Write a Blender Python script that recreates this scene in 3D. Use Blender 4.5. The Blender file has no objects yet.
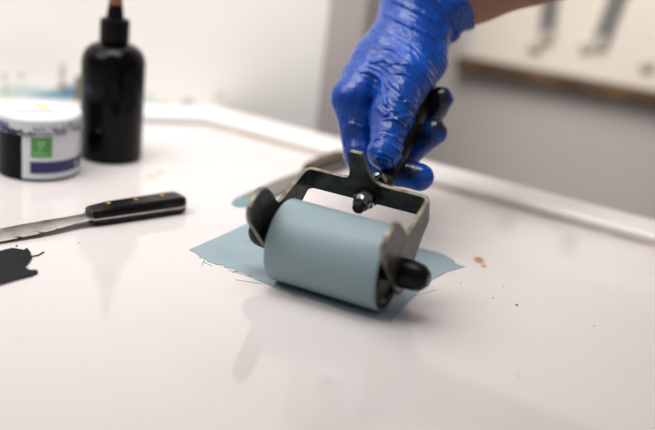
import bpy, bmesh, math, random
import numpy as np
from mathutils import Vector, Matrix, noise
random.seed(7)
SC = bpy.context.scene
COL = SC.collection

# ------------------------------------------------------------ camera, world, lights, exposure
PITCH, ROLL, CH = 0.34804, 0.11982, 0.29453
cF = Vector((0, math.cos(PITCH), -math.sin(PITCH)))
_R = Vector((1, 0, 0)); _U = _R.cross(cF)
cR = _R*math.cos(ROLL) + _U*math.sin(ROLL)
cU = -_R*math.sin(ROLL) + _U*math.cos(ROLL)
CO = Vector((0, 0, CH))
cam = bpy.data.cameras.new('camera'); camo = bpy.data.objects.new('camera', cam); COL.objects.link(camo)
M = Matrix((cR, cU, -cF)).transposed().to_4x4(); M.translation = CO
camo.matrix_world = M
cam.sensor_width = 36; cam.lens = 910/655*36; cam.clip_start = 0.01
cam.dof.use_dof = True; cam.dof.focus_distance = 0.735; cam.dof.aperture_fstop = 2.0
SC.camera = camo

w = bpy.data.worlds.new('world'); SC.world = w; w.use_nodes = True
w.node_tree.nodes['Background'].inputs[0].default_value = (1.0, 0.975, 0.95, 1)
w.node_tree.nodes['Background'].inputs[1].default_value = 0.25

def area(name, loc, target, size, power, col=(1, 1, 1), sy=None):
    l = bpy.data.lights.new(name, 'AREA'); l.energy = power; l.color = col; l.size = size
    if sy: l.shape = 'RECTANGLE'; l.size_y = sy
    o = bpy.data.objects.new(name, l); COL.objects.link(o); o.location = loc
    o.rotation_euler = (Vector(target)-Vector(loc)).to_track_quat('-Z', 'Y').to_euler()
    return o
area('fill_light', (-0.66, 0.55, 0.82), (-0.30, 0.9, 0.05), .6, 6.0, (1, 0.985, 0.965), 0.6)  # unseen light, added to brighten the left wall and the table's left side
area('fill_light', (-0.12, 0.82, 1.2), (0.05, 1.55, 0.15), .7, 8.6, (1, 0.975, 0.95)).data.spread = math.radians(116)  # unseen light with a narrowed spread, added to brighten the back wall
SC.view_settings.view_transform = 'Standard'; SC.view_settings.look = 'None'
SC.view_settings.exposure = 0.03; SC.view_settings.gamma = 1; SC.view_settings.use_curve_mapping = False

# ------------------------------------------------------------ helpers
def ray(px, py): return cF + cR*((px-327.5)/910) - cU*((py-215)/910)
def at(px, py, d): return CO + ray(px, py)*d            # a point of the room at that distance
def onz(px, py, z=0.0):
    v = ray(px, py); return CO + v*((z-CH)/v.z)
def s2l(c):
    return tuple((x/255/12.92 if x/255 <= 0.04045 else ((x/255+0.055)/1.055)**2.4) for x in c) + (1,)
def tag(o, label=None, cat=None, group=None, kind=None):
    if label: o['label'] = label
    if cat: o['category'] = cat
    if group: o['group'] = group
    if kind: o['kind'] = kind
    return o
def empty(name, loc, label, cat, group=None):
    o = bpy.data.objects.new(name, None); COL.objects.link(o); o.location = loc
    o.empty_display_size = 0.02
    return tag(o, label, cat, group)
def link(name, me, mats, parent=None, smooth=False, angle=None):
    o = bpy.data.objects.new(name, me); COL.objects.link(o)
    for m in (mats if isinstance(mats, (list, tuple)) else [mats]): me.materials.append(m)
    if parent:
        o.parent = parent; o.matrix_parent_inverse = Matrix.Translation(-parent.location)
    if smooth or angle:
        me.polygons.foreach_set('use_smooth', [True]*len(me.polygons))
    if angle:
        bpy.context.view_layer.objects.active = o
        me.update()
        bm = bmesh.new(); bm.from_mesh(me)
        for e in bm.edges:
            if len(e.link_faces) == 2 and e.calc_face_angle(0) > angle: e.smooth = False
        bm.to_mesh(me); bm.free()
    return o
def from_bm(name, bm, mats, parent=None, smooth=False, angle=None):
    bmesh.ops.recalc_face_normals(bm, faces=bm.faces)
    me = bpy.data.meshes.new(name); bm.to_mesh(me); bm.free()
    return link(name, me, mats, parent, smooth, angle)
def bevel(o, wd, seg=2, ang=0.6):
    m = o.modifiers.new('bevel', 'BEVEL'); m.width = wd; m.segments = seg; m.limit_method = 'ANGLE'; m.angle_limit = ang
    return o
def frame(z, x=None):
    z = Vector(z).normalized()
    if x is None: x = Vector((0, 0, 1)) if abs(z.z) < .9 else Vector((1, 0, 0))
    y = z.cross(x).normalized(); x = y.cross(z).normalized()
    return Matrix((x, y, z)).transposed()
def lathe(bm, org, axis, prof, n=48, xdir=None, mat=0, squash=None):
    """prof: list of (radius, height along axis)"""
    m = frame(axis, xdir); rings = []
    for r, h in prof:
        if r < 1e-6:
            rings.append([bm.verts.new(Vector(org)+m@Vector((0, 0, h)))]); continue
        rings.append([bm.verts.new(Vector(org)+m@Vector((r*math.cos(2*math.pi*k/n), r*math.sin(2*math.pi*k/n)*(squash or 1), h))) for k in range(n)])
    for a, b in zip(rings, rings[1:]):
        for k in range(n):
            if len(a) == 1 and len(b) == 1: continue
            if len(a) == 1: f = bm.faces.new((a[0], b[k], b[(k+1) % n]))
            elif len(b) == 1: f = bm.faces.new((a[k], a[(k+1) % n], b[0]))
            else: f = bm.faces.new((a[k], a[(k+1) % n], b[(k+1) % n], b[k]))
            f.material_index = mat
    return bm
def prism(bm, pts, z0, z1, mat=0):
    """polygon in plan, extruded from z0 to z1"""
    lo = [bm.verts.new((p[0], p[1], z0)) for p in pts]; hi = [bm.verts.new((p[0], p[1], z1)) for p in pts]
    fs = [bm.faces.new(lo[::-1]), bm.faces.new(hi)]
    n = len(pts)
    for k in range(n): fs.append(bm.faces.new((lo[k], lo[(k+1) % n], hi[(k+1) % n], hi[k])))
    for f in fs: f.material_index = mat
    return bm
def slab(bm, A, B, t, z0, z1):
    """upright slab from plan point A to B, thickness t to the left of AB"""
    A = Vector(A[:2]); B = Vector(B[:2]); d = (B-A).normalized(); n = Vector((-d.y, d.x))*t
    return prism(bm, [A, B, B+n, A+n], z0, z1)

# ------------------------------------------------------------ materials
def mat(name, col, rough=.5, metal=0, spec=.5, coat=0, coatr=.05, bump=None, var=None, emis=None, sub=0):
    m = bpy.data.materials.new(name); m.use_nodes = True; nt = m.node_tree; b = nt.nodes['Principled BSDF']
    b.inputs['Base Color'].default_value = s2l(col); b.inputs['Roughness'].default_value = rough
    b.inputs['Metallic'].default_value = metal; b.inputs['Specular IOR Level'].default_value = spec
    b.inputs['Coat Weight'].default_value = coat; b.inputs['Coat Roughness'].default_value = coatr
    if sub:
        b.inputs['Subsurface Weight'].default_value = sub; b.inputs['Subsurface Scale'].default_value = 0.006
        b.inputs['Subsurface Radius'].default_value = (1, .35, .2)
    tc = nt.nodes.new('ShaderNodeTexCoord')
    if var:                                         # (other colour, noise scale, low, high)
        n = nt.nodes.new('ShaderNodeTexNoise'); n.inputs['Scale'].default_value = var[1]; n.inputs['Detail'].default_value = 6
        nt.links.new(tc.outputs['Object'], n.inputs['Vector'])
        r = nt.nodes.new('ShaderNodeValToRGB'); r.color_ramp.elements[0].position = var[2]; r.color_ramp.elements[1].position = var[3]
        r.color_ramp.elements[0].color = s2l(col); r.color_ramp.elements[1].color = s2l(var[0])
        nt.links.new(n.outputs['Fac'], r.inputs['Fac']); nt.links.new(r.outputs['Color'], b.inputs['Base Color'])
    if bump:                                        # (scale, strength, distance)
        n = nt.nodes.new('ShaderNodeTexNoise'); n.inputs['Scale'].default_value = bump[0]; n.inputs['Detail'].default_value = 5
        nt.links.new(tc.outputs['Object'], n.inputs['Vector'])
        u = nt.nodes.new('ShaderNodeBump'); u.inputs['Strength'].default_value = bump[1]; u.inputs['Distance'].default_value = bump[2]
        nt.links.new(n.outputs['Fac'], u.inputs['Height']); nt.links.new(u.outputs['Normal'], b.inputs['Normal'])
    return m
def add_stains_and_tints(m, stains_and_tints, warp=60, amp=.006):
    """stains: (world point, (rx, ry, rz), colour, strength, softness)"""
    nt = m.node_tree; b = nt.nodes['Principled BSDF']; L = nt.links
    g = nt.nodes.new('ShaderNodeNewGeometry')
    n = nt.nodes.new('ShaderNodeTexNoise'); n.inputs['Scale'].default_value = warp; n.inputs['Detail'].default_value = 4
    L.new(g.outputs['Position'], n.inputs['Vector'])
    s = nt.nodes.new('ShaderNodeVectorMath'); s.operation = 'SUBTRACT'; s.inputs[1].default_value = (.5, .5, .5); L.new(n.outputs['Color'], s.inputs[0])
    s2 = nt.nodes.new('ShaderNodeVectorMath'); s2.operation = 'SCALE'; s2.inputs['Scale'].default_value = amp*2; L.new(s.outputs[0], s2.inputs[0])
    pos = nt.nodes.new('ShaderNodeVectorMath'); pos.operation = 'ADD'; L.new(g.outputs['Position'], pos.inputs[0]); L.new(s2.outputs[0], pos.inputs[1])
    src = b.inputs['Base Color'].links[0].from_socket if b.inputs['Base Color'].is_linked else None
    for P, rad, col, st, soft in stains_and_tints:
        a = nt.nodes.new('ShaderNodeVectorMath'); a.operation = 'SUBTRACT'; a.inputs[1].default_value = P; L.new(pos.outputs[0], a.inputs[0])
        d = nt.nodes.new('ShaderNodeVectorMath'); d.operation = 'DIVIDE'; d.inputs[1].default_value = rad; L.new(a.outputs[0], d.inputs[0])
        l = nt.nodes.new('ShaderNodeVectorMath'); l.operation = 'LENGTH'; L.new(d.outputs[0], l.inputs[0])
        r = nt.nodes.new('ShaderNodeMapRange'); r.inputs['From Min'].default_value = 1; r.inputs['From Max'].default_value = 1-soft
        r.inputs['To Max'].default_value = st; L.new(l.outputs['Value'], r.inputs['Value'])
        mx = nt.nodes.new('ShaderNodeMix'); mx.data_type = 'RGBA'
        L.new(r.outputs['Result'], mx.inputs['Factor'])
        if src is None: mx.inputs['A'].default_value = b.inputs['Base Color'].default_value
        else: L.new(src, mx.inputs['A'])
        mx.inputs['B'].default_value = s2l(col); src = mx.outputs['Result']
    L.new(src, b.inputs['Base Color'])

m_table = mat('glossy_white_table', (214, 208, 207), .05, spec=.5, var=((204, 197, 195), 3.5, .45, .8))
m_rim = mat('white_rim', (226, 222, 219), .3)
m_seam = mat('seam_grime', (205, 190, 176), .6, var=((176, 158, 142), 30, .4, .7))
m_wallL = mat('white_wall', (243, 240, 237), .8, var=((236, 232, 228), 3, .35, .8))
m_wallB = mat('grey_wall', (206, 197, 192), .75, var=((198, 189, 184), 2.5, .3, .8))
m_post = mat('pale_post', (184, 176, 173), .6)
m_floor = mat('floor_concrete', (120, 116, 112), .8, var=((100, 96, 92), 6, .3, .7))
m_leg = mat('table_leg_steel', (130, 130, 132), .4, metal=1)
m_cream = mat('cream_paint', (250, 240, 226), .6, var=((243, 231, 214), 5, .4, .8))
m_wood = mat('brown_wood', (112, 86, 56), .6, var=((70, 52, 34), 18, .35, .7))
m_strap = mat('grey_strap', (128, 126, 124), .5)
m_knob = mat('beige_knob', (206, 195, 178), .5)
m_teal = mat('teal_ink', (132, 152, 157), .33, spec=.3, var=((127, 147, 152), 14, .4, .75), bump=(900, .12, .0004))
m_film = mat('teal_ink_film', (141, 160, 168), .42, spec=.25, var=((132, 151, 159), 40, .45, .75), bump=(500, .25, .0005))
m_blackink = mat('black_ink', (7, 7, 12), .45, spec=.12, var=((12, 12, 18), 25, .4, .7), bump=(120, .3, .001))
m_rubber = mat('black_rubber', (5, 4, 4), .36, spec=.2, bump=(220, .25, .0006))
m_steel = mat('dark_steel', (72, 72, 69), .4, metal=.65, var=((34, 35, 34), 95, .4, .66), bump=(260, .3, .0004))
m_edge = mat('worn_steel_edge', (132, 126, 112), .42, metal=.8, var=((66, 60, 48), 110, .3, .75), bump=(300, .4, .0004))
m_chrome = mat('bright_steel', (120, 120, 122), .18, metal=1)
m_thread = mat('dark_thread', (30, 30, 31), .35, metal=.6)
m_handle = mat('black_handle', (6, 5, 5), .4, spec=.2, var=((13, 12, 10), 60, .45, .75), bump=(180, .25, .0006))
m_bottle = mat('black_bottle_plastic', (2, 2, 3), .18, spec=.14, var=((6, 7, 9), 45, .45, .75))
m_cap = mat('black_cap_plastic', (4, 3, 3), .45, spec=.15)
m_tip = mat('brown_tip', (112, 70, 46), .45)
m_jar = mat('jar_black', (3, 3, 5), .35, spec=.15)
m_lid = mat('jar_lid_white', (204, 207, 212), .4)
m_label = mat('jar_label_white', (214, 215, 220), .45)
m_green = mat('label_green', (78, 146, 72), .45)
m_greenl = mat('label_pale_green', (150, 196, 140), .45)
m_navy = mat('label_navy', (34, 36, 92), .45)
m_pink = mat('label_pink', (196, 120, 160), .45)
m_greyp = mat('label_grey_print', (120, 122, 126), .5)
m_yel = mat('label_yellow_green', (196, 204, 128), .5)
m_scale = mat('knife_handle_black', (6, 5, 5), .3, spec=.25, bump=(90, .15, .0005), var=((17, 15, 14), 60, .4, .75))
m_brass = mat('brass', (206, 156, 70), .3, metal=1)
m_blade = mat('knife_steel', (176, 172, 167), .3, metal=1, var=((140, 136, 131), 60, .4, .7))
m_olive = mat('olive_plastic', (104, 98, 78), .6)
m_skin = mat('skin', (158, 118, 102), .55, spec=.3, var=((146, 104, 90), 40, .35, .75), bump=(500, .25, .0004), sub=.15)

# ------------------------------------------------------------ structure
rL0 = onz(0, 98, .011).to_2d(); rC = onz(217, 106, .011).to_2d(); rR = onz(655, 219, .011).to_2d()
dl = (rC-rL0).normalized(); dr = (rR-rC).normalized()
L_end = rC - dl*1.0; R_end = rC + dr*1.25
bm = bmesh.new(); slab(bm, (-1.9, 0.86), (-1.9+dl.x*1.85, 0.86+dl.y*1.85), .05, -.75, 1.7)
# left wall follows the table's left back edge
bm.free(); bm = bmesh.new()
wo = Vector((-dl.y, dl.x))*.002; WA = rC - dl*1.6 + wo; WB = rC + dl*.137 + wo
slab(bm, WA, WB, .05, -.75, 1.7)
wl = tag(from_bm('wall_left', bm, m_wallL), kind='structure')
gd = Vector((math.cos(math.radians(-21)), math.sin(math.radians(-21))))
G0 = Vector((0, 1.6)); 
bm = bmesh.new(); slab(bm, G0-gd*.9, G0+gd*1.9, .06, -.75, 1.7)
wb = tag(from_bm('wall_back', bm, m_wallB), kind='structure')
bm = bmesh.new(); slab(bm, WB+dl*.002, WB+dl*.053, .045, -.75, 1.7)
tag(bevel(from_bm('trim_1', bm, m_post), .004), kind='structure')
bm = bmesh.new(); prism(bm, [(-2.2, -1), (2.4, -1), (2.4, 2.2), (-2.2, 2.2)], -.79, -.75)
tag(from_bm('floor', bm, m_floor), kind='structure')

# wall stains (splashes of ink low on the white wall)
def onwall(px, py):
    n = Vector((dl.y, -dl.x, 0)); v = ray(px, py); t = (Vector((rC.x, rC.y, 0))-CO).dot(n)/v.dot(n)
    return CO+v*t
ws = []
for px, py, rx, rz, c, s in [(52, 95, .030, .009, (50, 136, 168), .8), (70, 92, .020, .013, (30, 118, 156), .9), (30, 92, .03, .010, (150, 190, 196), .6),
                             (8, 92, .03, .013, (176, 202, 190), .5), (62, 86, .006, .009, (140, 116, 30), .95), (62, 72, .005, .014, (120, 118, 122), .8),
                             (20, 76, .006, .006, (176, 176, 176), .8), (4, 77, .006, .006, (176, 176, 176), .8), (5, 90, .005, .012, (170, 176, 172), .6),
                             (148, 100, .012, .013, (190, 210, 206), .6), (160, 106, .014, .007, (214, 202, 168), .8), (188, 103, .010, .010, (186, 182, 178), .8),
                             (219, 97, .010, .010, (196, 190, 186), .6), (35, 60, .12, .04, (222, 220, 218), .4)]:
    ws.append((onwall(px, py), (rx, .04, rz), c, s, .7))
add_stains_and_tints(m_wallL, ws, 60, .003)

# ------------------------------------------------------------ worktable
tb = empty('worktable', (0, .5, -.75), 'white glossy worktable with a raised white rim along its far edges', 'table')
fl, fr_ = (-1.15, -.25), (1.0, -.25)
bm = bmesh.new(); prism(bm, [fl, fr_, tuple(R_end), tuple(rC), tuple(L_end)], -.035, 0)
bevel(from_bm('tabletop', bm, m_table, tb), .002)
nL = Vector((dl.y, -dl.x)); nR = Vector((dr.y, -dr.x))
def inset(wd):
    nb = (nL+nR).normalized(); k = wd/nb.dot(nL)
    return [L_end+nL*wd, rC+nb*k, R_end+nR*wd]
a0, a1 = inset(.0), inset(.052)
bm = bmesh.new()
lo = a0+a1[::-1]
prism(bm, lo, .0, .011)
bevel(from_bm('raised_rim', bm, m_rim, tb), .004, 3)
b1 = inset(.057)
bm = bmesh.new(); prism(bm, a1[1:]+b1[:0:-1], .0002, .0012)
o = from_bm('rim_seam', bm, m_seam, tb); o['label'] = 'grimy beige seam beside the rim'
for x, y in ((-1.0, -.15), (.85, -.15), (-.9, .85), (.8, .6)):
    bm = bmesh.new(); prism(bm, [(x-.025, y-.025), (x+.025, y-.025), (x+.025, y+.025), (x-.025, y+.025)], -.75, -.035)
    from_bm('leg', bm, m_leg, tb)
ts = []
for px, py, rr, c, s, so in [(479, 260, .0065, (176, 104, 14), .95, .6), (484, 266, .0035, (186, 130, 50), .9, .6), (517, 305, .0012, (30, 28, 28), 1, .3), (493, 298, .0008, (60, 56, 54), .9, .3),
                         (503, 287, .0006, (60, 56, 54), .9, .3), (594, 326, .0009, (120, 70, 60), .9, .4), (461, 283, .0008, (60, 60, 60), .9, .3), (518, 375, .003, (190, 182, 176), .6, .8),
                         (337, 362, .004, (206, 202, 198), .6, .8), (556, 228, .006, (196, 180, 164), .7, .8), (572, 216, .006, (150, 136, 120), .7, .8), (445, 205, .004, (206, 196, 190), .7, .8),
                         (152, 176, .010, (214, 176, 146), .6, .8), (160, 172, .006, (206, 160, 130), .6, .8), (630, 350, .035, (214, 208, 204), .5, .9), (475, 350, .010, (216, 206, 200), .5, .9),  # broad grey patch at far right: a blurred reflection painted into the tabletop
                         (19, 340, .003, (206, 190, 186), .7, .8), (79, 243, .001, (80, 80, 86), .9, .3), (120, 232, .0012, (150, 146, 144), .8, .4), (43, 267, .003, (214, 200, 200), .7, .7), (17, 246, .001, (30, 30, 34), 1, .3)]:
    ts.append((onz(px, py), (rr, rr*1.6, .01), c, s, so))
add_stains_and_tints(m_table, ts, 260, .0025)

# ------------------------------------------------------------ ink on the table
def film(name, pts, m, jag, th, label, cat, seed=1, wisps=()):
    rnd = random.Random(seed); P = [onz(*p[:2]).to_2d() for p in pts]; js = [p[2] if len(p) > 2 else jag for p in pts]
    out = []
    for i, a in enumerate(P):
        b = P[(i+1) % len(P)]; n = max(2, int((b-a).length/.0016)); d = (b-a).normalized(); nn = Vector((-d.y, d.x))
        for k in range(n):
            t = k/n; off = js[i]*(rnd.random()-.5+noise.noise(Vector((a.x*50+t*n*.35, seed, 0)))) if k else 0
            out.append(a+(b-a)*t+nn*off)
    bm = bmesh.new(); lo = [bm.verts.new((q.x, q.y, .00005)) for q in out]; hi = [bm.verts.new((q.x, q.y, th)) for q in out]
    n = len(out)
    bm.faces.new(hi)
    for k in range(n): bm.faces.new((lo[k], lo[(k+1) % n], hi[(k+1) % n], hi[k]))
    for ws_ in wisps:
        q = [onz(*w_[:2]).to_2d() for w_ in ws_[0]]; wd = ws_[1]
        for a, b in zip(q, q[1:]):
            d = (b-a).normalized(); nn = Vector((-d.y, d.x))*wd
            prism(bm, [a-nn, b-nn, b+nn, a+nn], .0001, th*.9, ws_[2] if len(ws_) > 2 else 0)
    bmesh.ops.triangulate(bm, faces=[f for f in bm.faces if len(f.verts) > 4])
    return tag(from_bm(name, bm, m), label, cat)
film('ink_film', [(189, 250, .0003), (232, 231, .0003), (250, 222, .0002), (340, 236, .0002), (424, 249, .001), (440, 253, .0015), (452, 259, .002), (456, 264, .001), (465, 267, .001), (447, 272, .0008), (436, 278, .0008), (427, 284, .0005),
                  (413, 298, .0005), (400, 311, .0006), (391, 322, .0006), (380, 321, .001), (350, 313, .0012), (320, 302, .0014), (290, 293, .002), (262, 281, .0025), (245, 274, .003), (228, 268, .003), (215, 264, .003), (204, 260, .003), (200, 257, .002), (196, 254, .002)],
     [m_film, mat('dried_ink_scratch', (150, 164, 168), .6)], .0006, .0004, 'flat patch of teal ink rolled out under the roller', 'ink', 3,
     [([(196, 253), (205, 259), (203, 262), (212, 266)], .00022, 1), ([(212, 262), (230, 267), (246, 271), (262, 276)], .00025, 1), ([(228, 270), (250, 277), (275, 288)], .0003, 1),
      ([(204, 262), (201, 266)], .0002, 1), ([(222, 262), (240, 270), (232, 273)], .0002, 1), ([(236, 280), (262, 284)], .0002, 1), ([(255, 271), (262, 280), (280, 290), (300, 298)], .0004, 1), ([(415, 296), (436, 290)], .00015, 1)])
film('ink_blob', [(-40, 250), (0, 252), (12, 249), (24, 251), (27, 249), (31, 254), (32, 259), (28, 265), (25, 268), (30, 271), (37, 271), (38, 274), (32, 277), (20, 280), (0, 286), (-40, 298)], m_blackink, .0004, .0012,
     'patch of black ink spread on the table below the palette knife', 'ink', 8, [([(32, 257), (38, 256), (44, 252.5)], .0003)])

# ------------------------------------------------------------ brayer
R_ = 0.0325; LR = .0907; th = .39511
C = Vector((.0099, .63806, R_ + .0004))
A = Vector((math.cos(th), -math.sin(th), 0)); Bk = Vector((math.sin(th), math.cos(th), 0))
phi = math.radians(23.5); U = Bk*math.cos(phi)+Vector((0, 0, math.sin(phi))); W = -Bk*math.sin(phi)+Vector((0, 0, math.cos(phi)))
br = empty('brayer', (C.x, C.y, 0), 'steel framed ink roller coated in teal ink, held by the gloved hand', 'ink roller')
bm = bmesh.new(); h = LR/2; e = .0018
prof = [(R_-e*(1-math.cos(t)), -h+e-e*math.sin(t)) for t in (math.pi/2, 1.1, .7, .35, 0)]
prof += [(R_, -h+e+(LR-2*e)*k/12) for k in range(1, 12)]
prof += [(R_-e*(1-math.cos(t)), h-e+e*math.sin(t)) for t in (0, .35, .7, 1.1, math.pi/2)]
lathe(bm, C, A, prof, 128)
n0 = len(bm.faces)
lathe(bm, C, A, [(0, h-.003), (.012, h-.003), (.024, h-.003), (.026, h-.0003), (R_-e, h)], 128, mat=1)
lathe(bm, C, A, [(0, -h+.003), (.012, -h+.003), (.024, -h+.003), (.026, -h+.0003), (R_-e, -h)], 128, mat=1)
rl = from_bm('roller', bm, [m_teal, m_rubber], br, smooth=True, angle=.6); rl['label'] = 'rubber roller covered in teal ink with black ends'
bm = bmesh.new(); lathe(bm, C, A, [(0, -.062), (.0045, -.062), (.0045, .066), (0, .066)], 24)
for s in (-1, 1): lathe(bm, C+A*s*h, A*s, [(0, -.003), (.009, -.003), (.009, .0036), (0, .0036)], 32)
from_bm('axle', bm, m_thread, br, angle=.6)
S = .0507; T = .0034                                   # inner face of the side plates, plate thickness
# -- frame: one strip of plate, bent twice
top_ear = [(-32, 46), (-31, 50), (-28.5, 53.5), (-24, 56.2), (-19, 57.2), (-13, 57), (-8, 55.5), (-4, 52.5), (-1, 48.5), (1, 45), (3, 41), (5, 36.5), (6.5, 32.5), (8, 29.5), (10.5, 27.3), (14, 26.6), (22, 26.2), (34, 25.6), (46, 25), (58, 24.5)]
bot_ear = [(-32, 43.5), (-31, 39), (-29, 34), (-20, 12), (-8.5, -16), (-6.5, -18), (-4, -19.3), (0, -20.3), (5, -20.3), (12, -18), (20, -12), (30, -5), (40, .5), (50, 3.6), (58, 5)]
def ip(tab, x):
    return float(np.interp(x, [q[0] for q in tab], [q[1] for q in tab]))
cols = []                                              # (pos_on_inner, outward normal, wbot, wtop)
rho = .0045; ub = .0585                                # bend radius, distance of bar from the axle
us = sorted(set([-32+.5*k for k in range(0, 90)]+[q[0] for q in top_ear]+[q[0] for q in bot_ear]))
us = [u for u in us if u <= 58-rho*1000]
us += [(58-rho*1000)*k/1 for k in ()]
def side(s):
    out = []
    for u in us: out.append((A*s*S+U*(u/1000), A*s, ip(bot_ear, u)/1000, ip(top_ear, u)/1000))
    return out
cL = side(-1)
for k in range(1, 7):                                  # bend, left
    t = k/7*math.pi/2
    cL.append((A*-(S-rho+rho*math.cos(t))+U*(ub-rho+rho*math.sin(t)), -A*math.cos(t)+U*math.sin(t), .005, .0245))
tab_pts = [(-50, 24.5), (-21, 24.5), (-18, 24.8), (-16, 25.6), (-14.6, 27.4), (-14, 30), (-13.6, 50), (-13, 51.3), (-12, 51.8), (-3, 51.8), (-2, 51.2), (-1.4, 50), (.5, 42), (3, 33.5), (5, 29.5), (8, 26.8), (12, 25.2), (18, 24.6), (50, 24.5)]
bx = sorted(set([q[0] for q in tab_pts if abs(q[0]) < 46]+[-46.2+92.4*k/60 for k in range(61)]))
cM = [(A*(x/1000)+U*ub, U.copy(), .005, ip(tab_pts, x)/1000) for x in bx]
cR_ = side(1)[::-1]
bendR = [(A*(-p[0].dot(A))+U*p[0].dot(U), A*(-p[1].dot(A))+U*p[1].dot(U), p[2], p[3]) for p in cL[-6:]][::-1]
strip = cL+cM+bendR+cR_
bm = bmesh.new(); NR = 8; gi = []; go = []
for p, n, w0, w1 in strip:
    gi.append([bm.verts.new(C+p+W*(w0+(w1-w0)*j/NR)) for j in range(NR+1)])
    go.append([bm.verts.new(C+p+n*T+W*(w0+(w1-w0)*j/NR)) for j in range(NR+1)])
def q4(a, b, c, d, mi):
    f = bm.faces.new((a, b, c, d)); f.material_index = mi
for i in range(len(strip)-1):
    for j in range(NR):
        q4(gi[i][j], gi[i+1][j], gi[i+1][j+1], gi[i][j+1], 0); q4(go[i][j], go[i][j+1], go[i+1][j+1], go[i+1][j], 0)
    for j in (0, NR): q4(gi[i][j], go[i][j], go[i+1][j], gi[i+1][j], 1)
for i in (0, len(strip)-1):
    for j in range(NR): q4(gi[i][j], gi[i][j+1], go[i][j+1], go[i][j], 1)
fo = from_bm('frame', bm, [m_steel, m_edge], br, angle=.7); bevel(fo, .0007, 2, .9)
fo['label'] = 'dark steel strip frame with worn pale edges'
# -- end caps on the axle
for s, l1 in ((1, .0748), (-1, .0735)):
    bm = bmesh.new(); b0 = S+T
    lathe(bm, C, A*s, [(0, b0), (.0105, b0), (.0112, b0+.001), (.0113, b0+.005), (.0109, l1-.010), (.0101, l1-.0062), (.0086, l1-.0034), (.0064, l1-.0012), (.0052, l1), (0, l1)], 40)
    from_bm('end_cap', bm, m_rubber, br, angle=.5)
# -- centre bolt, washer, nut
bc = C+W*.0135+A*.001
bm = bmesh.new(); lathe(bm, bc, U, [(.003, ub-.0014), (.0112, ub-.0014), (.0112, ub-.0001), (.003, ub-.0001)], 40)
from_bm('washer', bm, m_steel, br, angle=.5)
bm = bmesh.new(); lathe(bm, bc, U, [(0, ub-.0205), (.0038, ub-.0205), (.0048, ub-.0193), (.0048, ub+.012), (0, ub+.012)], 24)
from_bm('bolt', bm, m_thread, br, angle=.5)
bm = bmesh.new(); lathe(bm, bc, U, [(0, ub-.0150), (.0056, ub-.0150), (.0068, ub-.0140), (.0073, ub-.011), (.0075, ub-.0105)], 24)
lathe(bm, bc, U, [(.0075, ub-.0105), (.0092, ub-.0098), (.0092, ub-.0022), (.0084, ub-.0014), (0, ub-.0014)], 6)
from_bm('nut', bm, m_chrome, br, angle=.5)
# -- tang behind the bar, side nut, handle
ho = at(386.5, 181, .748); hE = at(427, 84, .842); HU = (hE-ho).normalized(); HL = (hE-ho).length
bm = bmesh.new(); lathe(bm, ho, HU, [(0, -.011), (.0050, -.011), (.0060, -.008), (.0068, .001), (0, .001)], 32)
from_bm('ferrule', bm, m_steel, br, angle=.5)
nb_ = at(382, 183, .738)
bm = bmesh.new(); ax = (W*.8-A*.5).normalized(); lathe(bm, nb_, ax, [(0, 0), (.0052, 0), (.0052, .007), (.0046, .0076)], 6); lathe(bm, nb_, ax, [(.0036, .0076), (.0034, .0092), (.002, .0105), (0, .011)], 20)
from_bm('side_nut', bm, m_chrome, br, angle=.5)
bm = bmesh.new()
lathe(bm, ho, HU, [(0, -.001), (.0062, -.001), (.0072, .002), (.0078, .012), (.0086, .03), (.0096, .055), (.0106, .085), (.0110, .11), (.0108, .125), (.0096, .134), (.0065, .139), (0, .141)], 40)
from_bm('handle', bm, m_handle, br, smooth=True)

# ------------------------------------------------------------ ink jar
J = Vector((-.2870, .8430, 0)); JR = .0397
tocam = (Vector((CO.x, CO.y, 0))-J).normalized(); jx = Vector((-tocam.y, tocam.x, 0))      # jx: to the right as seen
def jp(deg, r, z): a_ = math.radians(deg); return J + tocam*math.cos(a_)*r + jx*math.sin(a_)*r + Vector((0, 0, z))
jar = empty('ink_jar', J, 'round jar with an ink-smeared white lid and a green and navy label', 'jar')
bm = bmesh.new(); lathe(bm, J, (0, 0, 1), [(0, 0), (JR-.002, 0), (JR-.0008, .0012), (JR-.0008, .0475), (0, .0475)], 96)
from_bm('body', bm, m_jar, jar, angle=.5)
bm = bmesh.new(); lathe(bm, J, (0, 0, 1), [(JR-.001, .045), (JR+.0008, .045), (JR+.0010, .047), (JR+.001, .0585), (JR, .0602), (JR-.0016, .0606), (JR-.003, .0598), (JR-.0045, .0594), (0, .0594)], 96)
m_lid2 = m_lid
from_bm('lid', bm, m_lid2, jar, angle=.5)
add_stains_and_tints(m_lid, [(jp(d, JR, z), (rx, rx, rz), c, s, .5) for d, z, rx, rz, c, s in
     [(-60, .048, .020, .004, (30, 34, 70), .95), (-35, .047, .014, .0035, (34, 38, 76), .95), (-12, .0465, .010, .003, (60, 64, 100), .85), (10, .047, .010, .004, (110, 112, 120), .8),
      (30, .049, .009, .005, (90, 92, 102), .8), (50, .052, .009, .006, (120, 122, 130), .7), (68, .050, .006, .005, (90, 92, 110), .8), (-72, .054, .009, .006, (14, 14, 20), 1), (-50, .049, .014, .004, (16, 18, 34), 1), (-30, .0475, .012, .003, (22, 26, 60), .95), (0, .052, .006, .002, (70, 74, 96), .8), (22, .051, .005, .0025, (80, 84, 104), .8), (40, .054, .006, .002, (96, 100, 116), .7), (58, .049, .008, .004, (70, 74, 100), .8), (-50, .052, .012, .004, (60, 70, 120), .8), (20, .053, .02, .002, (160, 162, 168), .6)]], 220, .006)
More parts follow.
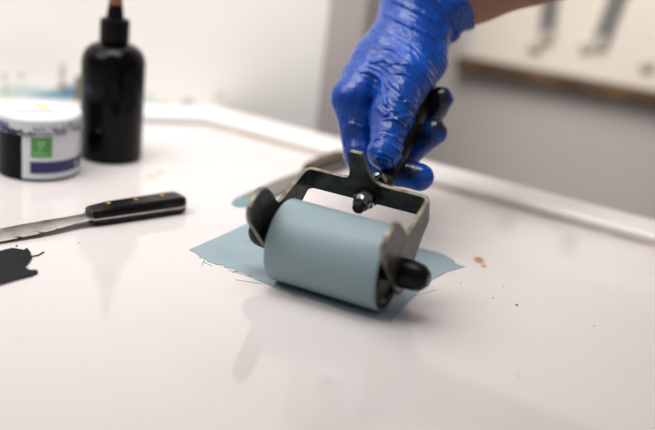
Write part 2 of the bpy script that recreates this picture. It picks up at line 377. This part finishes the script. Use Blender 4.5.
def patch(name, d0, d1, z0, z1, m, r=.0003, lab=None):
    bm = bmesh.new(); n = max(2, int(abs(d1-d0)/3)); cols_ = []
    for k in range(n+1):
        d = d0+(d1-d0)*k/n; cols_.append([bm.verts.new(jp(d, rr, z)) for rr, z in ((JR-.0009, z0), (JR-.0008+r, z0), (JR-.0008+r, z1), (JR-.0009, z1))])
    for a_, b_ in zip(cols_, cols_[1:]):
        for q in range(4): bm.faces.new((a_[q], a_[(q+1) % 4], b_[(q+1) % 4], b_[q]))
    bm.faces.new(cols_[0]); bm.faces.new(cols_[-1][::-1])
    return bm
lb = from_bm('label', patch('label', -22, 150, .003, .0445, m_label), m_label, jar, smooth=False); lb['label'] = 'white paper label'
for nm, d0, d1, z0, z1, m, lab in [('green_square', -10, 18, .0245, .0435, m_green, 'green square'), ('navy_band', -11, 150, .0085, .0200, m_navy, 'navy blue band')]:
    o = from_bm(nm, patch(nm, d0, d1, z0, z1, m, .0006), m, lb); o['label'] = lab; o.matrix_parent_inverse = Matrix.Identity(4)
    o.parent = lb
bm = bmesh.new()
def addp(d0, d1, z0, z1, mi):
    b2 = patch('', d0, d1, z0, z1, None, .0009); me = bpy.data.meshes.new('t'); b2.to_mesh(me); b2.free()
    k0 = len(bm.faces); bm.from_mesh(me); bpy.data.meshes.remove(me); bm.faces.ensure_lookup_table()
    for f in bm.faces[k0:]: f.material_index = mi
for i in range(3): addp(-2+i, 9-i*2, .0385-.003*i, .0398-.003*i, 0)
addp(-7, 14, .027, .0278, 0); addp(-7, 8, .0292, .0299, 0)
for i in range(5): addp(62+i*1.5, 63+i*1.5, .023+.0025*i, .025+.0025*i, 1)
addp(58, 64, .0125, .0150, 2)
o = from_bm('printing', bm, [m_greenl, m_pink, m_label], lb)
# printing on top of the lid
bm = bmesh.new()
for i in range(14):
    x0 = -.020+i*.0026; q = J+jx*x0+tocam*(.004-.0004*i)
    prism(bm, [(q+jx*0).to_2d(), (q+jx*.0019).to_2d(), (q+jx*.0019+tocam*.0028).to_2d(), (q+tocam*.0028).to_2d()], .0594, .0597, 0)
lathe(bm, J+jx*.004-tocam*.016+Vector((0, 0, .0594)), (0, 0, 1), [(.007, 0), (.007, .0003), (0, .0003)], 24, mat=1)
from_bm('printing', bm, [m_greyp, m_yel], jar)

# ------------------------------------------------------------ squeeze bottle
Bo = Vector((-.2340, .9120, 0)); BR = .0322
bt = empty('squeeze_bottle', Bo, 'black squeeze bottle with a pointed nozzle standing behind the jar', 'bottle')
bm = bmesh.new()
pr = [(0, 0), (BR-.004, 0), (BR-.0012, .0012), (BR, .004), (BR, .099)]
pr += [(.0135+(BR-.0135)*math.cos(t), .099+.0205*math.sin(t)) for t in (.25, .5, .75, 1.0, 1.25, 1.5)] + [(.0128, .1205), (.0128, .123), (0, .123)]
lathe(bm, Bo, (0, 0, 1), pr, 72); from_bm('body', bm, m_bottle, bt, angle=.7)
add_stains_and_tints(m_bottle, [(Bo+Vector((-.020, -.027, .075)), (.009, .02, .006), (36, 62, 84), .8, .9), (Bo+Vector((-.005, -.03, .035)), (.002, .02, .002), (130, 110, 60), .7, .8)], 200, .004)
bm = bmesh.new(); n = 60
m3 = []
for r0, z_ in ((.0138, .1205), (.0143, .122), (.0143, .1400), (.0135, .1435), (.0095, .1445)):
    m3.append([bm.verts.new(Bo+Vector(((r0+(.0004 if k % 2 else 0))*math.cos(2*math.pi*k/n), (r0+(.0004 if k % 2 else 0))*math.sin(2*math.pi*k/n), z_))) for k in range(n)])
for a_, b_ in zip(m3, m3[1:]):
    for k in range(n): bm.faces.new((a_[k], a_[(k+1) % n], b_[(k+1) % n], b_[k]))
bm.faces.new(m3[-1]); bm.faces.new(m3[0][::-1])
from_bm('screw_cap', bm, m_cap, bt, angle=.6)
bm = bmesh.new(); lathe(bm, Bo, (0, 0, 1), [(.0088, .144), (.0082, .150), (.0058, .166), (.0038, .182), (.0030, .187), (0, .187)], 36)
nz = from_bm('nozzle', bm, m_cap, bt, angle=.6)
bm = bmesh.new(); lathe(bm, Bo, (0, 0, 1), [(.0073, .1580), (.0041, .1822), (.0032, .1875), (0, .1876)], 36)
tp = from_bm('nozzle_tip', bm, m_tip, nz, angle=.6); tp['label'] = 'brown ink-stained tip'; tp.matrix_parent_inverse = Matrix.Identity(4)
# slim olive tube behind it
q = Vector((-.322, 1.09, 0))
ob = empty('slim_tube', q, 'slim olive tube standing against the wall just behind the black bottle', 'tube')
bm = bmesh.new(); lathe(bm, q, (0, 0, 1), [(0, 0), (.008, 0), (.009, .001), (.009, .040), (.007, .043), (0, .043)], 32); from_bm('body', bm, m_olive, ob, angle=.6)
bm = bmesh.new(); lathe(bm, q, (0, 0, 1), [(.0, .0430), (.0068, .0430), (.0068, .052), (.006, .053), (0, .053)], 32); from_bm('cap', bm, m_cap, ob, angle=.6)

# ------------------------------------------------------------ palette knife
def knife(k0, k1, label, hm, bm_mat, bs=1.0):
    kd = (k1-k0).normalized(); kn = Vector((-kd.y, kd.x, 0)); KL = (k1-k0).length
    e = empty('palette_knife', k0+(k1-k0)*.5, label, 'palette knife', 'palette knives on the table')
    def kscale(z0, z1, up):
        bm = bmesh.new(); N = 28; rings = []
        for i in range(N+1):
            t = i/N
            wd = .0092+.0030*t
            if t < .06: wd *= .80+.2*(t/.06)
            if t > .88: wd *= math.sqrt(max(0.02, 1-((t-.88)/.12)**2))
            hgt = (z1-z0)*(.80+.2*min(1, t*5)) if t < .9 else (z1-z0)*math.sqrt(max(.10, 1-((t-.9)/.115)**2))
            c = k0+kd*KL*t
            pts = [(-1, 0), (-1, .55), (-.90, .80), (-.72, .97), (0, 1), (.72, .97), (.90, .80), (1, .55), (1, 0)]
            rings.append([bm.verts.new(Vector((c.x, c.y, 0))+kn*wd*a_+Vector((0, 0, (z0 + b_*hgt) if up else (z1-b_*hgt)))) for a_, b_ in pts])
        for a_, b_ in zip(rings, rings[1:]):
            for k in range(len(a_)): bm.faces.new((a_[k], a_[(k+1) % len(a_)], b_[(k+1) % len(a_)], b_[k]))
        bm.faces.new(rings[0]); bm.faces.new(rings[-1][::-1])
        return from_bm('handle_scale', bm, hm, e, angle=.5)
    kscale(.0076, .0158, True); kscale(.0002, .0064, False)
    P = []
    for i in range(20):
        t = i/19*.985; wd = (.0096+.0030*t)
        if t > .88: wd *= math.sqrt(max(0.02, 1-((t-.88)/.12)**2))
        P.append((t, wd))
    poly = [(k0+kd*KL*t-kn*wd).to_2d() for t, wd in P]+[(k0+kd*KL*t+kn*wd).to_2d() for t, wd in P[::-1]]
    bm = bmesh.new(); prism(bm, poly, .0062, .0078); from_bm('tang', bm, m_blade, e)
    for t in (.20, .48, .76):
        bm = bmesh.new(); c = k0+kd*KL*t + kn*.002; lathe(bm, (c.x, c.y, .0151), (0, 0, 1), [(0, 0), (.0021, 0), (.0021, .0010), (.0014, .0013), (0, .0014)], 20); from_bm('rivet', bm, m_brass, e, angle=.6)
    bm = bmesh.new(); rows = []
    BLs = [(-.006, .0080, .0068), (.004, .0074, .0066), (.018, .0080, .0058), (.032, .0104, .0048), (.048, .0116, .0038), (.072, .0120, .0027), (.10, .0120, .0018), (.125, .0116, .0012), (.138, .0104, .0010), (.147, .0078, .0010), (.152, .0035, .0010)]
    for t, wd, z_ in BLs:
        c = k0-kd*t*bs
        rows.append([bm.verts.new(Vector((c.x, c.y, z_+dz))+kn*wd*s) for s, dz in ((-1, 0), (-.72, .0009), (0, .0011), (.72, .0010), (1, .0004), (1, -.0002), (0, -.0004), (-1, -.0003))])
    for a_, b_ in zip(rows, rows[1:]):
        for k in range(8): bm.faces.new((a_[k], a_[(k+1) % 8], b_[(k+1) % 8], b_[k]))
    bm.faces.new(rows[0]); bm.faces.new(rows[-1][::-1])
    from_bm('blade', bm, bm_mat, e, angle=.9)
m_blade1 = mat('inky_knife_steel', (176, 172, 167), .3, metal=1, var=((140, 136, 131), 60, .4, .7))
add_stains_and_tints(m_blade1, [(onz(23, 237, .004), (.007, .0024, .01), (22, 22, 26), 1, .3), (onz(33, 236, .004), (.004, .0016, .01), (22, 22, 26), 1, .3), (onz(44, 233, .004), (.010, .0012, .01), (40, 40, 46), .9, .4), (onz(60, 230, .004), (.006, .001, .01), (60, 60, 66), .8, .4)], 300, .003)
knife(onz(89, 224), onz(184, 209), 'palette knife with black riveted handle lying on the table below the jar', m_scale, m_blade1)
m_blade2 = mat('teal_tipped_knife_steel', (150, 146, 142), .35, metal=.9)
add_stains_and_tints(m_blade2, [(onz(236, 206, .002), (.030, .030, .03), (140, 176, 188), 1, .15)], 120, .006)
m_scale2 = mat('brown_knife_handle', (62, 50, 44), .45)
knife(onz(308, 177.9), onz(345, 163.5), 'palette knife with teal ink on its tip lying behind the brayer', m_scale2, m_blade2, .85)

# ------------------------------------------------------------ things on the back wall
gn = Vector((gd.y, -gd.x, 0)); G03 = Vector((0, 1.6, 0)); gd3 = Vector((gd.x, gd.y, 0))
def onback(px, py, off=0):
    P0 = G03+gn*off; v = ray(px, py); return CO+v*((P0-CO).dot(gn)/v.dot(gn))
def bslab(pts, d0, d1, mi=0, bm=None):
    """outline given in (along, z) on the wall, standing out from d0 to d1"""
    bm = bm or bmesh.new()
    lo = [bm.verts.new(G03+gd3*s+gn*d0+Vector((0, 0, z_))) for s, z_ in pts]; hi = [bm.verts.new(G03+gd3*s+gn*d1+Vector((0, 0, z_))) for s, z_ in pts]
    bm.faces.new(lo[::-1]); bm.faces.new(hi); n = len(pts)
    for k in range(n): bm.faces.new((lo[k], lo[(k+1) % n], hi[(k+1) % n], hi[k]))
    return bm
def co2(px, py, off=0): q_ = onback(px, py, off)-G03; return q_.dot(gd3), q_.z
s0, zb = co2(459, 57, .022); s1 = s0+1.3
z_top = zb+.22
pn = empty('wall_panel', G03+gd3*(s0+.65)+Vector((0, 0, zb)), 'cream panel with a brown wooden lower edge on the far grey wall', 'panel')
bevel(from_bm('board', bslab([(s0, zb), (s1, zb), (s1, z_top), (s0, z_top)], .001, .018), m_cream, pn), .004)
o = bevel(from_bm('lower_ledge', bslab([(s0-.003, zb-.020), (s1, zb-.020), (s1, zb-.0005), (s0-.003, zb-.0005)], .001, .026), m_wood, pn), .002); o['label'] = 'brown wooden ledge'
bevel(from_bm('edge_strip', bslab([(s0+.001, zb+.002), (s0+.018, zb+.002), (s0+.018, z_top), (s0+.001, z_top)], .0182, .022), m_rim, pn), .001)
for (px, py), sc_ in (((535, 47), 1), ((586, 47), .9), ((647, 65), 1)):
    q_ = onback(px, py, .018); bm = bmesh.new(); lathe(bm, q_, gn, [(.012*sc_, 0), (.012*sc_, .003), (.009*sc_, .005), (0, .005)], 28)
    k_ = from_bm('screw_cover', bm, m_knob, pn, angle=.6)
for (a_, b_, lab) in (((556, -40), (546, 38), 'grey strap hanging down the cream panel, nearer the gloved wrist'), ((632, -40), (600, 44), 'grey strap slanting down the cream panel, further right of the two')):
    e_ = onback(*b_, .0185); f_ = onback(*a_, .0185); d_ = (f_-e_).normalized(); sd = d_.cross(gn).normalized()*.013
    st = empty('hanging_strap', e_, lab, 'strap', 'grey straps on the cream panel')
    bm = bmesh.new(); vs = [e_-sd, e_+sd, f_+sd, f_-sd]; lo = [bm.verts.new(v) for v in vs]; hi = [bm.verts.new(v+gn*.004) for v in vs]
    bm.faces.new(lo[::-1]); bm.faces.new(hi)
    for k in range(4): bm.faces.new((lo[k], lo[(k+1) % 4], hi[(k+1) % 4], hi[k]))
    from_bm('band', bm, m_strap, st)
    bm = bmesh.new(); lathe(bm, e_+d_*.004+gn*.004, gn, [(.010, 0), (.010, .004), (0, .005)], 24); from_bm('end_stud', bm, m_knob, st, angle=.6)

# ------------------------------------------------------------ the gloved hand (one signed distance field, meshed with surface nets)
def cap(P, a, b, ra, rb):
    a = np.array(a); b = np.array(b); d = b-a; t = np.clip(((P-a)@d)/(d@d), 0, 1)
    return np.linalg.norm(P-(a+t[..., None]*d), axis=-1)-(ra+(rb-ra)*t)
def smin(a, b, k):
    h = np.clip(.5+.5*(b-a)/k, 0, 1); return b+(a-b)*h-k*h*(1-h)
def pt(px, py, d): return np.array(at(px, py, d))
def pxr(px, d): return px*d/910
wrist = pt(424, -2, .850); fore = pt(470, -13, .857); elbow = pt(815, -106, .86)
mcp = [pt(352, 98, .800), pt(360, 80, .820), pt(372, 62, .838), pt(386, 46, .855)]
fing = [  # pip, dip, tip with radii
    [(pt(361, 154, .792), .0148), (pt(392, 170, .783), .0130), (pt(420, 177, .774), .0118)],
    [(pt(372, 140, .828), .0145), (pt(408, 151, .806), .0130), (pt(434, 132, .792), .0118)],
    [(pt(385, 112, .862), .0140), (pt(424, 124, .838), .0125), (pt(441, 99, .822), .0112)],
    [(pt(398, 85, .880), .0125), (pt(418, 90, .865), .0110), (pt(426, 74, .848), .0100)]]
mr = [.0175, .0165, .0160, .0150]
th_ = [(pt(420, 32, .838), .0245), (pt(405, 76, .802), .0215), (pt(391, 117, .772), .0183), (pt(384.5, 153, .748), .0126)]
RIDGES = [([(382, 79), (389, 88), (400, 97), (408, 103), (415, 109)], .0022), ([(383, 81), (383, 92), (386, 104), (395, 112)], .0014), ([(378, 108), (386, 115), (398, 119), (411, 117)], .0020), ([(376, 140), (384, 136), (396, 137), (404, 132)], .0009),
          ([(372, 14), (385, 14), (398, 20), (412, 27), (425, 33), (434, 38)], .0016), ([(392, 0), (402, 4), (414, 10), (428, 18), (438, 22)], .0013),
          ([(360, 72), (368, 72), (378, 76), (384, 82)], .0009), ([(372, 30), (384, 34), (398, 42), (410, 50)], .0010), ([(386, 25), (400, 32), (412, 40), (422, 50)], .0009),
          ([(372, 48), (388, 48), (404, 54), (418, 64)], .0009), ([(370, 62), (386, 60), (404, 64), (418, 76)], .0009), ([(400, 28), (412, 33), (424, 42), (432, 50)], .0008),
          ([(388, 70), (400, 72), (410, 78), (416, 88)], .0009), ([(343, 128), (352, 124), (362, 128)], .0008), ([(368, 150), (376, 158), (388, 160), (397, 156)], .0009),
          ([(414, 8), (424, 14), (434, 22), (441, 34)], .0014), ([(440, 2), (446, 12), (448, 24), (445, 34)], .0016), ([(455, 0), (458, 10), (457, 20)], .0012)]
def hand_sdf(P, glove=True, ridges=None):
    # palm: metacarpals fanning out from the wrist
    d = None
    for i, m in enumerate(mcp):
        base = wrist+(m-mcp[1])*np.array(.42)
        c = cap(P, base, m, .0225-.001*i, mr[i])
        d = c if d is None else smin(d, c, .012)
    d = smin(d, cap(P, mcp[0], mcp[3], .0150, .0135), .010)
    d = smin(d, cap(P, th_[0][0], th_[1][0], th_[0][1], th_[1][1]), .016)
    d = smin(d, cap(P, th_[1][0], (mcp[0]+mcp[1])/2+(wrist-mcp[0])*.28, .017, .017), .014)
    d = smin(d, cap(P, wrist, th_[0][0], .034, .024), .020)
    d = smin(d, cap(P, wrist, fore, .0350, .0325), .018)
    d = smin(d, cap(P, pt(424, 34, .832), pt(428, 62, .824), .0165, .0150), .012)
    d = smin(d, cap(P, pt(428, 62, .824), pt(410, 92, .800), .0145, .0130), .012)
    # thumb
    t = cap(P, th_[1][0], th_[2][0], th_[1][1], th_[2][1]); t = smin(t, cap(P, th_[2][0], th_[3][0], th_[2][1], th_[3][1]), .005)
    t = smin(t, np.linalg.norm(P-th_[3][0], axis=-1)-.0128, .006)
    d = smin(d, t, .006)
    for i, f in enumerate(fing):
        m = mcp[i]; g = cap(P, m, f[0][0], mr[i]*.96, f[0][1])
        g = smin(g, cap(P, f[0][0], f[1][0], f[0][1], f[1][1]), .004)
        g = smin(g, cap(P, f[1][0], f[2][0], f[1][1], f[2][1]), .004)
        d = smin(d, g, .0035)
    if not glove:
        d = smin(d, cap(P, fore, elbow, .0325, .044), .02)
        return d+.0016
    # cuff
    ad = (elbow-fore)/np.linalg.norm(elbow-fore)
    s = (P-wrist)@ad
    lat = P-wrist-s[..., None]*ad
    ang = np.arctan2(lat@np.array(cF), lat@np.array(cU))
    flare = .0375+.0022*np.sin(3*ang+70*s)+.0016*np.sin(7*ang-120*s)+np.clip(s-.012, 0, 1)*.10
    cuff = np.linalg.norm(lat, axis=-1)-flare
    endp = .023-.015*np.cos(ang)+.0015*np.sin(5*ang)
    cuff = np.maximum(cuff, s-endp)
    cuff = np.maximum(cuff, -s-.012)
    d = smin(d, cuff, .010)
    # drooping folds under the wrist
    d = smin(d, cap(P, pt(436, 30, .835), pt(452, 33, .84), .0085, .0065), .006)
    d = smin(d, cap(P, pt(452, 33, .84), pt(456, 10, .835), .0065, .006), .006)
    d = smin(d, cap(P, pt(462, 8, .840), pt(471, 25, .843), .0075, .0026), .005)
    if ridges is not None:
        near = np.abs(d) < .007; Q = P[near]; dq = d[near]
        if len(Q):
            for segs, r in ridges:
                for a, b in segs: dq = smin(dq, cap(Q, a, b, r, r), .0016)
            d[near] = dq
    # hollow open end around the forearm
    inner = np.linalg.norm(lat, axis=-1)-(flare-.0014)
    d = np.maximum(d, -np.maximum(inner, endp-.013-s))
    d = np.maximum(d, s-endp)
    return d
def trace(px, py, fn, t0=.66):
    v = np.array(ray(px, py)); o = np.array(CO); t = t0
    for _ in range(160):
        dd = float(fn((o+v*t)[None])[0])
        if dd < .0002: return o+v*t
        t += max(dd*.8, .0002)
        if t > 1.05: return None
    return o+v*t
ridge_segs = []
for pl, r in RIDGES:
    q = [trace(x, y, hand_sdf) for x, y in pl]; q = [v for v in q if v is not None]
    ridge_segs.append(([(a, b) for a, b in zip(q, q[1:]) if np.linalg.norm(a-b) < .03], r*1.15))
def surface_nets(fn, lo, hi, h):
    n = [int((hi[i]-lo[i])/h)+2 for i in range(3)]
    ax = [lo[i]+h*np.arange(n[i]) for i in range(3)]
    V = np.empty(n, np.float32)
    # coarse pass: evaluate finely only near the surface
    for i0 in range(0, n[0], 8):
        X = np.stack(np.meshgrid(ax[0][i0:i0+8], ax[1], ax[2], indexing='ij'), -1); V[i0:i0+8] = fn(X)
    S_ = V < 0
    c = S_[:-1, :-1, :-1].astype(np.int8)*0
    for dx in (0, 1):
        for dy in (0, 1):
            for dz in (0, 1): c = c+S_[dx:n[0]-1+dx, dy:n[1]-1+dy, dz:n[2]-1+dz]
    act = np.argwhere((c > 0) & (c < 8)); idx = -np.ones(c.shape, np.int64); idx[tuple(act.T)] = np.arange(len(act))
    acc = np.zeros((len(act), 3)); cnt = np.zeros(len(act))
    for e in range(3):
        o1, o2 = [(1, 2), (0, 2), (0, 1)][e]
        for u in (0, 1):
            for v in (0, 1):
                a = act.copy(); a[:, o1] += u; a[:, o2] += v; b = a.copy(); b[:, e] += 1
                va = V[tuple(a.T)]; vb = V[tuple(b.T)]; m = (va < 0) != (vb < 0)
                t = np.where(m, va/np.where(m, va-vb, 1), 0); p_ = a.astype(float); p_[:, e] += t
                acc[m] += p_[m]; cnt[m] += 1
    verts = acc/cnt[:, None]*h+np.array(lo)
    faces = []
    for e in range(3):
        o1, o2 = [(1, 2), (2, 0), (0, 1)][e]
        sa = [slice(None)]*3; sb = [slice(None)]*3; sa[e] = slice(0, -1); sb[e] = slice(1, None)
        A_ = S_[tuple(sa)]; B_ = S_[tuple(sb)]
        for flip, cond in ((False, A_ & ~B_), (True, ~A_ & B_)):
            q = np.argwhere(cond); q = q[(q[:, o1] > 0) & (q[:, o2] > 0) & (q[:, 0] < c.shape[0]) & (q[:, 1] < c.shape[1]) & (q[:, 2] < c.shape[2])]
            c0 = q.copy(); c1 = q.copy(); c1[:, o1] -= 1; c2 = c1.copy(); c2[:, o2] -= 1; c3 = q.copy(); c3[:, o2] -= 1
            f = np.stack([idx[tuple(k.T)] for k in (c0, c1, c2, c3)], 1); f = f[(f >= 0).all(1)]
            faces.append(f[:, ::-1] if flip else f)
    return verts, np.concatenate(faces)
def net_mesh(name, fn, lo, hi, h, post=None):
    v, f = surface_nets(fn, lo, hi, h)
    # smooth lightly
    for _ in range(1):
        s = np.zeros_like(v); k = np.zeros(len(v))
        for i in range(4):
            j = f[:, (i+1) % 4]; np.add.at(s, f[:, i], v[j]); np.add.at(k, f[:, i], 1)
            np.add.at(s, j, v[f[:, i]]); np.add.at(k, j, 1)
        v = v*.5+.5*s/np.maximum(k, 1)[:, None]
    if post is not None: v = post(v, f)
    me = bpy.data.meshes.new(name); me.from_pydata(v.tolist(), [], f.tolist()); me.update()
    me.polygons.foreach_set('use_smooth', [True]*len(me.polygons))
    return me
allp = np.array([wrist, pt(472, 28, .85), pt(430, -50, .82), pt(480, -60, .90)]+mcp+[q[0] for f in fing for q in f]+[q[0] for q in th_])
lo = allp.min(0)-.030; hi = allp.max(0)+.030
def normals(v, f):
    a = np.cross(v[f[:, 2]]-v[f[:, 0]], v[f[:, 3]]-v[f[:, 1]]); n = np.zeros_like(v)
    for i in range(4): np.add.at(n, f[:, i], a)
    return n/np.maximum(np.linalg.norm(n, axis=1), 1e-12)[:, None]
def wrinkle(v, f):
    """thin glove film: fine creases running across the back of the hand, and looser ones on the digits"""
    n = normals(v, f); out = v.copy(); along_ = (wrist-mcp[0])/np.linalg.norm(wrist-mcp[0])
    # main creases: arcs about the web between thumb and index, seen on the back of the hand
    hub = np.array(pt(350, 128, .80)); side_ = np.array(cR)-along_*(np.array(cR)@along_); side_ /= np.linalg.norm(side_)
    lt = (v-mcp[0])@side_; along = (wrist-mcp[0])/np.linalg.norm(wrist-mcp[0])
    rad = np.linalg.norm(v-hub, axis=1); s = (v-mcp[0])@along
    tax = (th_[3][0]-th_[1][0]); tax /= np.linalg.norm(tax); dthumb = cap(v, th_[1][0], th_[3][0], .02, .013)
    st = (v-th_[1][0])@tax
    for i in range(len(v)):
        p = Vector(v[i])
        n1 = noise.noise(p*28); n2 = noise.noise(p*55+Vector((3, 1, 7))); n3 = noise.noise(p*16+Vector((9, 2, 4)))
        mask = max(0, min(1, (s[i]+.01)/.03))*max(0, min(1, .6+1.6*n3))*max(.08, min(1, (lt[i]+.004)/.022))
        ph = rad[i]*1250+n1*7+n2*2
        r1 = (1-abs(math.sin(ph*.5)))**3
        amp = .0017*mask*r1
        if dthumb[i] < .004 and st[i] > -.005:
            ph2 = st[i]*620+n1*6+n2*3; amp += .0016*(1-abs(math.sin(ph2*.5)))**3*max(0, min(1, .45+1.5*n2))
        amp += .0005*(noise.noise(p*90)+.5*noise.noise(p*170))
        out[i] = v[i]+n[i]*amp
    return out
me_g = net_mesh('glove', lambda P: hand_sdf(P, True, ridge_segs), lo, hi, .00105, wrinkle)
lo2 = np.minimum(lo, elbow-.05); hi2 = np.maximum(hi, elbow+.05)
me_a = net_mesh('arm', lambda P: hand_sdf(P, False), lo2, hi2, .0028)

m_glove = bpy.data.materials.new('blue_glove'); m_glove.use_nodes = True; nt = m_glove.node_tree; b = nt.nodes['Principled BSDF']
b.inputs['Base Color'].default_value = s2l((34, 92, 214)); b.inputs['Roughness'].default_value = .34; b.inputs['Specular IOR Level'].default_value = .4
b.inputs['Subsurface Weight'].default_value = .05; b.inputs['Subsurface Scale'].default_value = .004; b.inputs['Subsurface Radius'].default_value = (.2, .5, 1)
tc = nt.nodes.new('ShaderNodeTexCoord'); nn = nt.nodes.new('ShaderNodeTexNoise'); nn.inputs['Scale'].default_value = 22; nn.inputs['Detail'].default_value = 4
rr = nt.nodes.new('ShaderNodeValToRGB'); rr.color_ramp.elements[0].position = .35; rr.color_ramp.elements[1].position = .7
rr.color_ramp.elements[0].color = s2l((0, 50, 130)); rr.color_ramp.elements[1].color = s2l((2, 72, 165))
nt.links.new(tc.outputs['Object'], nn.inputs['Vector']); nt.links.new(nn.outputs['Fac'], rr.inputs['Fac']); nt.links.new(rr.outputs['Color'], b.inputs['Base Color'])
# fine creases of the film, running across the hand
def mathn(op, a, b_):
    q = nt.nodes.new('ShaderNodeMath'); q.operation = op
    for i_, v_ in enumerate((a, b_)):
        if hasattr(v_, 'links'): nt.links.new(v_, q.inputs[i_])
        else: q.inputs[i_].default_value = v_
    return q.outputs[0]
al = Vector(wrist-mcp[0]).normalized()
mp = nt.nodes.new('ShaderNodeMapping'); mp.vector_type = 'POINT'
mp.inputs['Rotation'].default_value = al.to_track_quat('X', 'Z').inverted().to_euler(); mp.inputs['Scale'].default_value = (150, 26, 26)
geo = nt.nodes.new('ShaderNodeNewGeometry'); nt.links.new(geo.outputs['Position'], mp.inputs['Vector'])
n2 = nt.nodes.new('ShaderNodeTexNoise'); n2.noise_type = 'RIDGED_MULTIFRACTAL'; n2.inputs['Scale'].default_value = 1.0; n2.inputs['Detail'].default_value = 2.5; n2.inputs['Distortion'].default_value = .6
nt.links.new(mp.outputs[0], n2.inputs['Vector'])
n3 = nt.nodes.new('ShaderNodeTexNoise'); n3.inputs['Scale'].default_value = 330; n3.inputs['Detail'].default_value = 3; nt.links.new(tc.outputs['Object'], n3.inputs['Vector'])
hgt = mathn('ADD', mathn('MULTIPLY', n2.outputs['Fac'], 1.0), mathn('MULTIPLY', n3.outputs['Fac'], .25))
bu = nt.nodes.new('ShaderNodeBump'); bu.inputs['Strength'].default_value = .5; bu.inputs['Distance'].default_value = .0009
nt.links.new(hgt, bu.inputs['Height']); nt.links.new(bu.outputs['Normal'], b.inputs['Normal'])
INK_TONE = (14, 17, 30)
add_stains_and_tints(m_glove, [(at(434, 98, .812), (.018, .04, .016), INK_TONE, .97, .35), (at(430, 110, .812), (.016, .04, .010), INK_TONE, .97, .5), (at(438, 88, .81), (.007, .02, .006), INK_TONE, .9, .5), (at(424, 118, .80), (.012, .02, .010), INK_TONE, .9, .6), (at(436, 119, .785), (.006, .02, .006), INK_TONE, .9, .5),
                     (at(445, 122, .79), (.003, .02, .005), INK_TONE, .95, .4), (at(402, 164, .772), (.011, .02, .008), INK_TONE, .8, .7), (at(419, 131, .80), (.020, .06, .013), INK_TONE, .95, .6), (at(436, 121, .795), (.013, .05, .007), INK_TONE, .95, .5), (at(445, 122, .79), (.006, .05, .006), INK_TONE, .95, .4), (at(404, 166, .775), (.014, .06, .010), INK_TONE, .9, .6), (at(380, 168, .745), (.014, .02, .007), INK_TONE, .55, .8), (at(410, 170, .765), (.012, .03, .009), INK_TONE, .75, .7), (at(356, 122, .785), (.017, .03, .030), INK_TONE, .5, .9)], 120, .005)  # last entry: broad, soft dark patch on the side of the index finger
inkf = nt.nodes.new('ShaderNodeTexNoise'); inkf.inputs['Scale'].default_value = 260; inkf.inputs['Detail'].default_value = 4
nt.links.new(tc.outputs['Object'], inkf.inputs['Vector'])
ir = nt.nodes.new('ShaderNodeMapRange'); ir.inputs['From Min'].default_value = .4; ir.inputs['From Max'].default_value = .62; ir.inputs['To Min'].default_value = .20; ir.inputs['To Max'].default_value = .34
nt.links.new(inkf.outputs['Fac'], ir.inputs['Value']); nt.links.new(ir.outputs['Result'], b.inputs['Roughness'])
ps = empty('person', Vector(wrist), "person's hand in a blue glove and bare forearm gripping the ink roller handle", 'person')
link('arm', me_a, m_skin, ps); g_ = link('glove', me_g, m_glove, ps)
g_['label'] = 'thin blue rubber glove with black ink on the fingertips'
